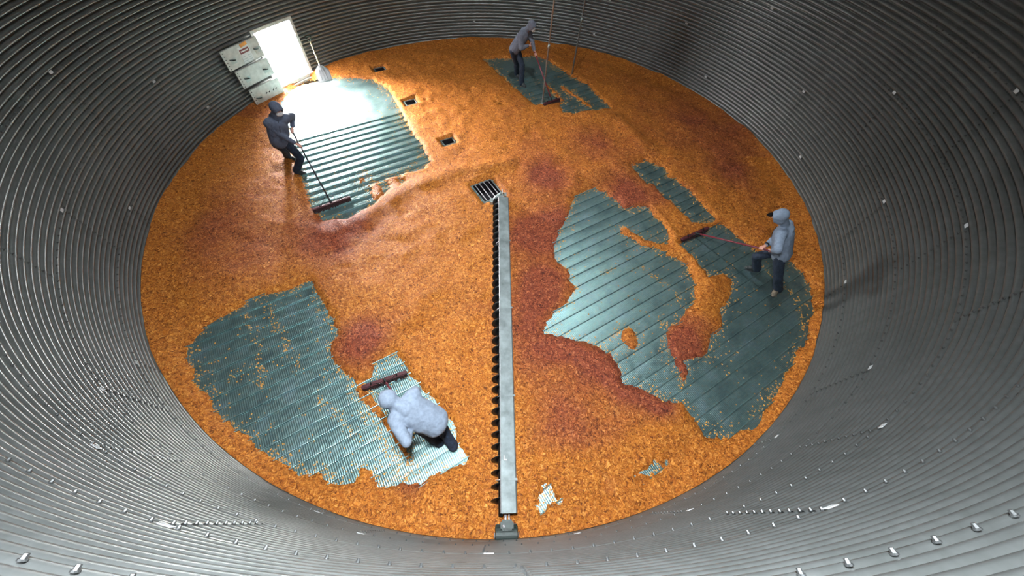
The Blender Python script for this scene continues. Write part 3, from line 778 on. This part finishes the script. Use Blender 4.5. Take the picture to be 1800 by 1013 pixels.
# ------------------------------------------------------------------ people
def ik(a, b, l1, l2, pole):
    a, b = Vector(a), Vector(b); d = b-a; D = min(d.length, (l1+l2)*.995); dn = d.normalized()
    x = (l1*l1-l2*l2+D*D)/(2*D); h = math.sqrt(max(1e-6, l1*l1-x*x))
    p = Vector(pole); p = (p-dn*p.dot(dn)).normalized(); return a+dn*x+p*h, a+dn*D
def person(label, feet, toes, pelvis, neck, head, face, grips, axis, side, mats, hood_up=True, cap=False, mask=False, elbows=None, knees=None, toe_tilt=(0, 0)):
    """feet/toes/grips are (left, right); side = unit vector to the person's right"""
    pelvis, neck, head = Vector(pelvis), Vector(neck), Vector(head); face = Vector(face).normalized(); side = Vector(side).normalized()
    root = empty('person', (pelvis.x, pelvis.y, 0)); tag(root, label, 'person', None)
    sp = (neck-pelvis).normalized(); front = side.cross(sp).normalized()
    if front.dot(face) < 0: front = -front
    sh = [neck-sp*.07-side*.185, neck-sp*.07+side*.185]
    hip = [pelvis-side*.09-Vector((0, 0, .02)), pelvis+side*.09-Vector((0, 0, .02))]
    kn, an, el, wr = [], [], [], []
    for k in (0, 1):
        pole = Vector(knees[k]) if knees else (Vector(toes[k])+Vector((0, 0, .3)))
        tgt = Vector(feet[k])+Vector((0, 0, .10)); ll = max(.46, (tgt-hip[k]).length/1.97)
        q, e = ik(hip[k], tgt, ll, ll-.01, pole); kn.append(q); an.append(e)
        s = -1 if k == 0 else 1
        g = Vector(grips[k])
        pole = Vector(elbows[k])-(sh[k]+g)/2 if elbows else side*s*.9-Vector((0, 0, .6))-front*.4
        q, _ = ik(sh[k], g, .30, .335, pole); el.append(q)
        v = (q-g).normalized(); wr.append(g+v*.088)
    chest = pelvis.lerp(neck, .72); waist = pelvis.lerp(neck, .32)
    # body: one continuous skin, head with face, hands with five fingers
    b = bmesh.new()
    caps(b, pelvis, waist, .115, .10, 1.25, side); caps(b, waist, chest, .105, .125, 1.3, side); caps(b, sh[0].lerp(sh[1], .15), sh[0].lerp(sh[1], .85), .075); caps(b, neck-sp*.05, head-face*.01, .055, .052)
    hz = side.cross(face).normalized()
    if hz.dot(head-neck) < 0 and hz.z < 0: hz = -hz
    if hz.z < 0: hz = -hz
    caps(b, head+hz*.035-face*.02, head+hz*.02-face*.005, .088, .085, .92, side)
    caps(b, head-hz*.035+face*.02, head-hz*.06+face*.035, .062, .045, .95, side)
    caps(b, head+hz*.005+face*.082, head-hz*.022+face*.102, .010, .014)                     # nose
    caps(b, head+hz*.028+face*.07-side*.03, head+hz*.028+face*.07+side*.03, .016)            # brow
    caps(b, head-hz*.055+face*.073-side*.018, head-hz*.055+face*.073+side*.018, .009)       # lips
    for s in (-1, 1): caps(b, head+side*s*.08+hz*.012, head+side*s*.083-hz*.02, .016, .011)  # ears
    for k in (0, 1):
        caps(b, hip[k], kn[k], .078, .055); caps(b, kn[k], an[k], .055, .038); caps(b, an[k]-Vector((0, 0, .02)), an[k]-Vector((0, 0, .055))+Vector(toes[k]).normalized()*.09, .034, .026)
        caps(b, sh[k], el[k], .05, .04); caps(b, el[k], wr[k], .042, .026)
    fuse('body', b, .011, 3, M_SKIN, root)
    for k in (0, 1):                                                                         # hands closed round the handle
        b = bmesh.new(); g = Vector(grips[k]); a_ = Vector(axis).normalized(); v = wr[k]-g; e1 = (v-a_*v.dot(a_)).normalized()
        e2 = a_.cross(e1); e2 = e2 if (k == 0) == (e2.dot(side) > 0) else -e2
        rho = .017+.0085
        for s_ in (-.030, -.010, .010, .030): caps(b, wr[k]+a_*s_*.5, g+e1*.03+e2*.012+a_*s_, .016, .013)
        for n_, s_ in enumerate((-.033, -.011, .011, .033)):
            ln_ = (250, 275, 265, 225)[n_]; pts = [g+e1*.032+e2*.012+a_*s_]
            for t in np.linspace(45, ln_, 5):
                t = math.radians(t); pts.append(g+a_*s_*.95+(e1*math.cos(t)+e2*math.sin(t))*rho)
            for i in range(len(pts)-1): caps(b, pts[i], pts[i+1], .0088-.0004*i, .0084-.0004*i, n=10)
        tp = [wr[k].lerp(g, .35)-e2*.012+a_*.02*(1 if True else -1), g+e1*.022-e2*.018+a_*.042]
        for t in (-60, -105, -150):
            t = math.radians(t); tp.append(g+a_*.04+(e1*math.cos(t)+e2*math.sin(t))*(rho+.003))
        for i in range(len(tp)-1): caps(b, tp[i], tp[i+1], .0115-.0008*i, .0107-.0008*i, n=10)
        caps(b, wr[k], wr[k].lerp(el[k], .25), .025, .027)
        fuse('hand', b, .0042, 2, mats['hand'], root)
    # eyes
    for s in (-1, 1):
        b = bmesh.new(); bmesh.ops.create_uvsphere(b, u_segments=12, v_segments=8, radius=.012, matrix=Matrix.Translation(head+face*.083+side*s*.03+hz*.008)); e_ = put('eye', b, M_EYE, root, True)
        b = bmesh.new(); bmesh.ops.create_uvsphere(b, u_segments=10, v_segments=6, radius=.006, matrix=Matrix.Translation(head+face*.092+side*s*.03+hz*.008)); put('iris', b, M_PUPIL, e_, True)
    if mask:
        b = bmesh.new(); caps(b, head-hz*.03+face*.088-side*.028, head-hz*.03+face*.088+side*.028, .042, .042); caps(b, head-hz*.02+face*.10, head-hz*.045+face*.11, .03, .026)
        fuse('dust_mask', b, .008, 3, M_MASK, root)
    if cap:
        b = bmesh.new(); caps(b, head+hz*.035-face*.01, head+hz*.03-face*.005, .094, .092, .93, side); fuse('cap', b, .01, 2, M_CAP, root)
        b = bmesh.new(); rows = []
        for i in range(9):
            t = math.radians(-62+i*15.5); rows.append((b.verts.new(head+hz*.055+face*.085*math.cos(t)+side*.085*math.sin(t)), b.verts.new(head+hz*(.045-.012*(1-math.cos(t)))+face*(.05+.13*math.cos(t)**.8)+side*.085*math.sin(t))))
        for p, q in zip(rows, rows[1:]): b.faces.new((p[0], p[1], q[1], q[0]))
        bmesh.ops.solidify(b, geom=list(b.faces), thickness=.005); put('cap_brim', b, M_CAP, root, True)
    # jeans, boots
    b = bmesh.new(); caps(b, pelvis-Vector((0, 0, .02)), waist, .14, .128, 1.2, side)
    for k in (0, 1):
        caps(b, hip[k], kn[k], .105, .078); caps(b, kn[k], an[k]+(an[k]-kn[k]).normalized()*.025, .082, .082)
    fuse('jeans', b, .014, 4, M_JEANS, root, .022, .08)
    for k in (0, 1):
        td = Vector(toes[k]).normalized(); b = bmesh.new(); z0 = Vector(feet[k]).z
        A_ = Vector((an[k].x, an[k].y, 0)); up = Vector((0, 0, 1))
        base = A_+up*z0
        caps(b, base+up*.12, base+up*.07, .052, .054); caps(b, base-td*.03+up*.048, base+td*.10+up*.050, .050, .050, 1.0, td.cross(up)); caps(b, base+up*.08, base+td*.08+up*.06, .055, .045); caps(b, base+td*.09+up*.04, base+td*.165+up*.038, .043, .036, 1.15, td.cross(up))
        bt = fuse('boot', b, .009, 3, mats['boot'][k], root)
        b = bmesh.new(); n_ = 20; lo, hi = [], []
        for i in range(n_):
            t = 2*PI*i/n_; lx_ = .065+.135*math.cos(t); ly_ = (.052+.006*math.cos(t))*math.sin(t)
            q = base+td*lx_+td.cross(up)*ly_; lo.append(b.verts.new(q+up*.0)); hi.append(b.verts.new(q+up*.022))
        b.faces.new(lo[::-1]); b.faces.new(hi)
        for i in range(n_): b.faces.new((lo[i], lo[(i+1) % n_], hi[(i+1) % n_], hi[i]))
        put('sole', b, M_RUBBER, bt)
    # hooded jacket: torso, sleeves and hood in one cloth, open at the face
    b = bmesh.new()
    hem = pelvis.lerp(neck, -.02)
    caps(b, hem, waist, .160, .162, 1.22, side); caps(b, waist, chest, .162, .162, 1.28, side); caps(b, chest, neck-sp*.08, .15, .115, 1.38, side)
    caps(b, sh[0].lerp(sh[1], .10), sh[0].lerp(sh[1], .90), .106); caps(b, pelvis.lerp(neck, .02), chest, .12, .13, 1.3, side)
    for k in (0, 1):
        caps(b, sh[k], el[k], .088, .068); caps(b, el[k], wr[k].lerp(el[k], .16), .068, .046)
    caps(b, neck-face*.02, head-face*.03, .078, .088); caps(b, head+hz*.03-face*.025, head+hz*.02+face*.02, .118, .108, .98, side); caps(b, head-hz*.05-face*.02, head-hz*.03+face*.01, .094, .094)
    caps(b, neck-sp*.05-face*.10, neck+sp*.02-face*.07, .06, .05, 1.5, side)
    fc = head-face*.02-hz*.012
    def cut(c):
        v = c-fc; L = v.length
        return L < .24 and v.dot(face)/max(L, 1e-6) > .78 and v.dot(face) > .06 and v.dot(hz) > -.075
    coat = fuse('hooded_jacket', b, .013, 5, mats['coat'], root, .022, .14, cut)
    # cuffs, waistband, drawcord and zip
    for k in (0, 1):
        b = bmesh.new(); c1 = wr[k].lerp(el[k], .10); c2 = wr[k].lerp(el[k], .22)
        tube(b, [c1, c1.lerp(c2, .3), c2], [.038, .044, .044], 16); put('cuff', b, mats.get('cuff', mats['coat']), coat, True)
    b = bmesh.new()
    z1 = chest+front*.17; z0_ = waist+front*.165
    tube(b, [hem.lerp(waist, .5)+front*.16, z0_, z1, neck+front*.10], .005, 6); put('zip', b, M_DSTEEL, coat, True)
    return root

UPV = Vector((0, 0, 1))
def V2(x, y, z=0): return Vector((x, y, z))
def lerp_to_pixel(top, d, x, y):
    """point of the line top + s d that projects nearest to the pixel"""
    best = None
    for s in np.linspace(0, 2.2, 441):
        p = top+d*s; q = np.array(p)-CAM; zc = q@FW; u_ = 900+F*(q@RT)/zc; v_ = 506.5-F*(q@UP)/zc
        e_ = (u_-x)**2+(v_-y)**2
        if best is None or e_ < best[0]: best = (e_, p)
    return best[1]

# --- left sweeper
hu = Vector(at(514, 232, .98))
top, d = broom((550, 372), (617, 349), hu, .10, M_HBLACK, 'push broom with black handle and maroon head on the bright swept floor by the door')
hl = lerp_to_pixel(top, d, 526, 258)
f = V2(.62, -.78); side = V2(f.y, -f.x)
C_L = hoodie_mat('slate hooded jacket cloth', (.085, .10, .145))
pel = Vector(at(491, 247, .90)); hd = Vector(at(486, 192, 1.55))
person('person in dark grey hooded jacket sweeping beside the bright doorway', (Vector(at(525, 305, 0)), Vector(at(508, 279, 0))), (V2(.95, -.1), V2(.9, -.2)), pel, Vector(at(486, 207, 1.38)), hd,
       V2(.62, -.55, -.55), (hu, hl), d, side, {'coat': C_L, 'hand': M_SKIN, 'boot': (M_BOOT, M_BOOT)}, mask=True, elbows=(at(514, 210, 1.15), at(486, 254, .98)))
# --- right sweeper
hr = Vector(at(1355, 441, 1.0))
top, d = broom((1196, 424), (1243, 403), hr, .12, M_HRED, 'push broom with red handle held out over the dark swept floor on the right')
hf = lerp_to_pixel(top, d, 1339, 436)
f = V2(-.80, .60); side = V2(f.y, -f.x)
C_R = hoodie_mat('blue grey hooded jacket cloth', (.20, .25, .33))
person('person in blue-grey hooded jacket and black cap sweeping near the right-hand wall', (Vector(at(1362, 512, 0)), Vector(at(1325, 476, 0))), (V2(-.6, -.8), V2(-.8, .2)), Vector(at(1374, 446, .88)), Vector(at(1378, 398, 1.38)), Vector(at(1370, 381, 1.58)),
       V2(-.85, .35, -.40), (hr, hf), d, side, {'coat': C_R, 'hand': M_SKIN, 'boot': (M_BOOTTAN, M_BOOT), 'cuff': M_CAP}, cap=True)
# --- bent sweeper near the auger
hk = Vector(at(722, 742, .98))
top, d = broom((637, 684), (716, 656), hk, .12, M_HRED, 'push broom with bushy brown head in front of the bent person near the auger')
hf = lerp_to_pixel(top, d, 704, 722)
f = V2(-.88, .47); side = V2(f.y, -f.x)
C_K = hoodie_mat('pale blue grey hooded jacket cloth', (.24, .29, .37))
person('person in pale grey hooded jacket bent low over a broom left of the auger', (Vector(at(772, 778, 0)), Vector(at(796, 784, 0))), (V2(-.9, .3), V2(-.7, .7)), Vector(at(765, 742, .90)), Vector(at(703, 712, 1.28)), Vector(at(683, 703, 1.33)),
       V2(-.75, .45, -.62), (hk, hf), d, side, {'coat': C_K, 'hand': M_SKIN, 'boot': (M_BOOT, M_BOOT)}, cap=True, elbows=(at(738, 790, 1.0), at(728, 690, .9)))
# --- far sweeper
hb = Vector(at(935, 78, 1.08))
top, d = broom((955, 186), (984, 176), hb, .12, M_HRED, 'push broom with dark handle held by the person on the far swept patch')
hf = lerp_to_pixel(top, d, 940, 97)
f = V2(.80, -.6); side = V2(f.y, -f.x)
C_B = hoodie_mat('grey violet hooded jacket cloth', (.14, .15, .19))
person('person in grey hooded jacket sweeping the dark patch by the far wall', (Vector(at(916, 150, 0)), Vector(at(908, 134, 0))), (V2(.8, -.6), V2(.7, -.7)), Vector(at(905, 86, .92)), Vector(at(925, 55, 1.36)), Vector(at(935, 46, 1.52)),
       V2(.72, -.45, -.55), (hf, hb), d, side, {'coat': C_B, 'hand': M_SKIN, 'boot': (M_BOOT, M_BOOT)}, mask=True)
bpy.context.view_layer.update()
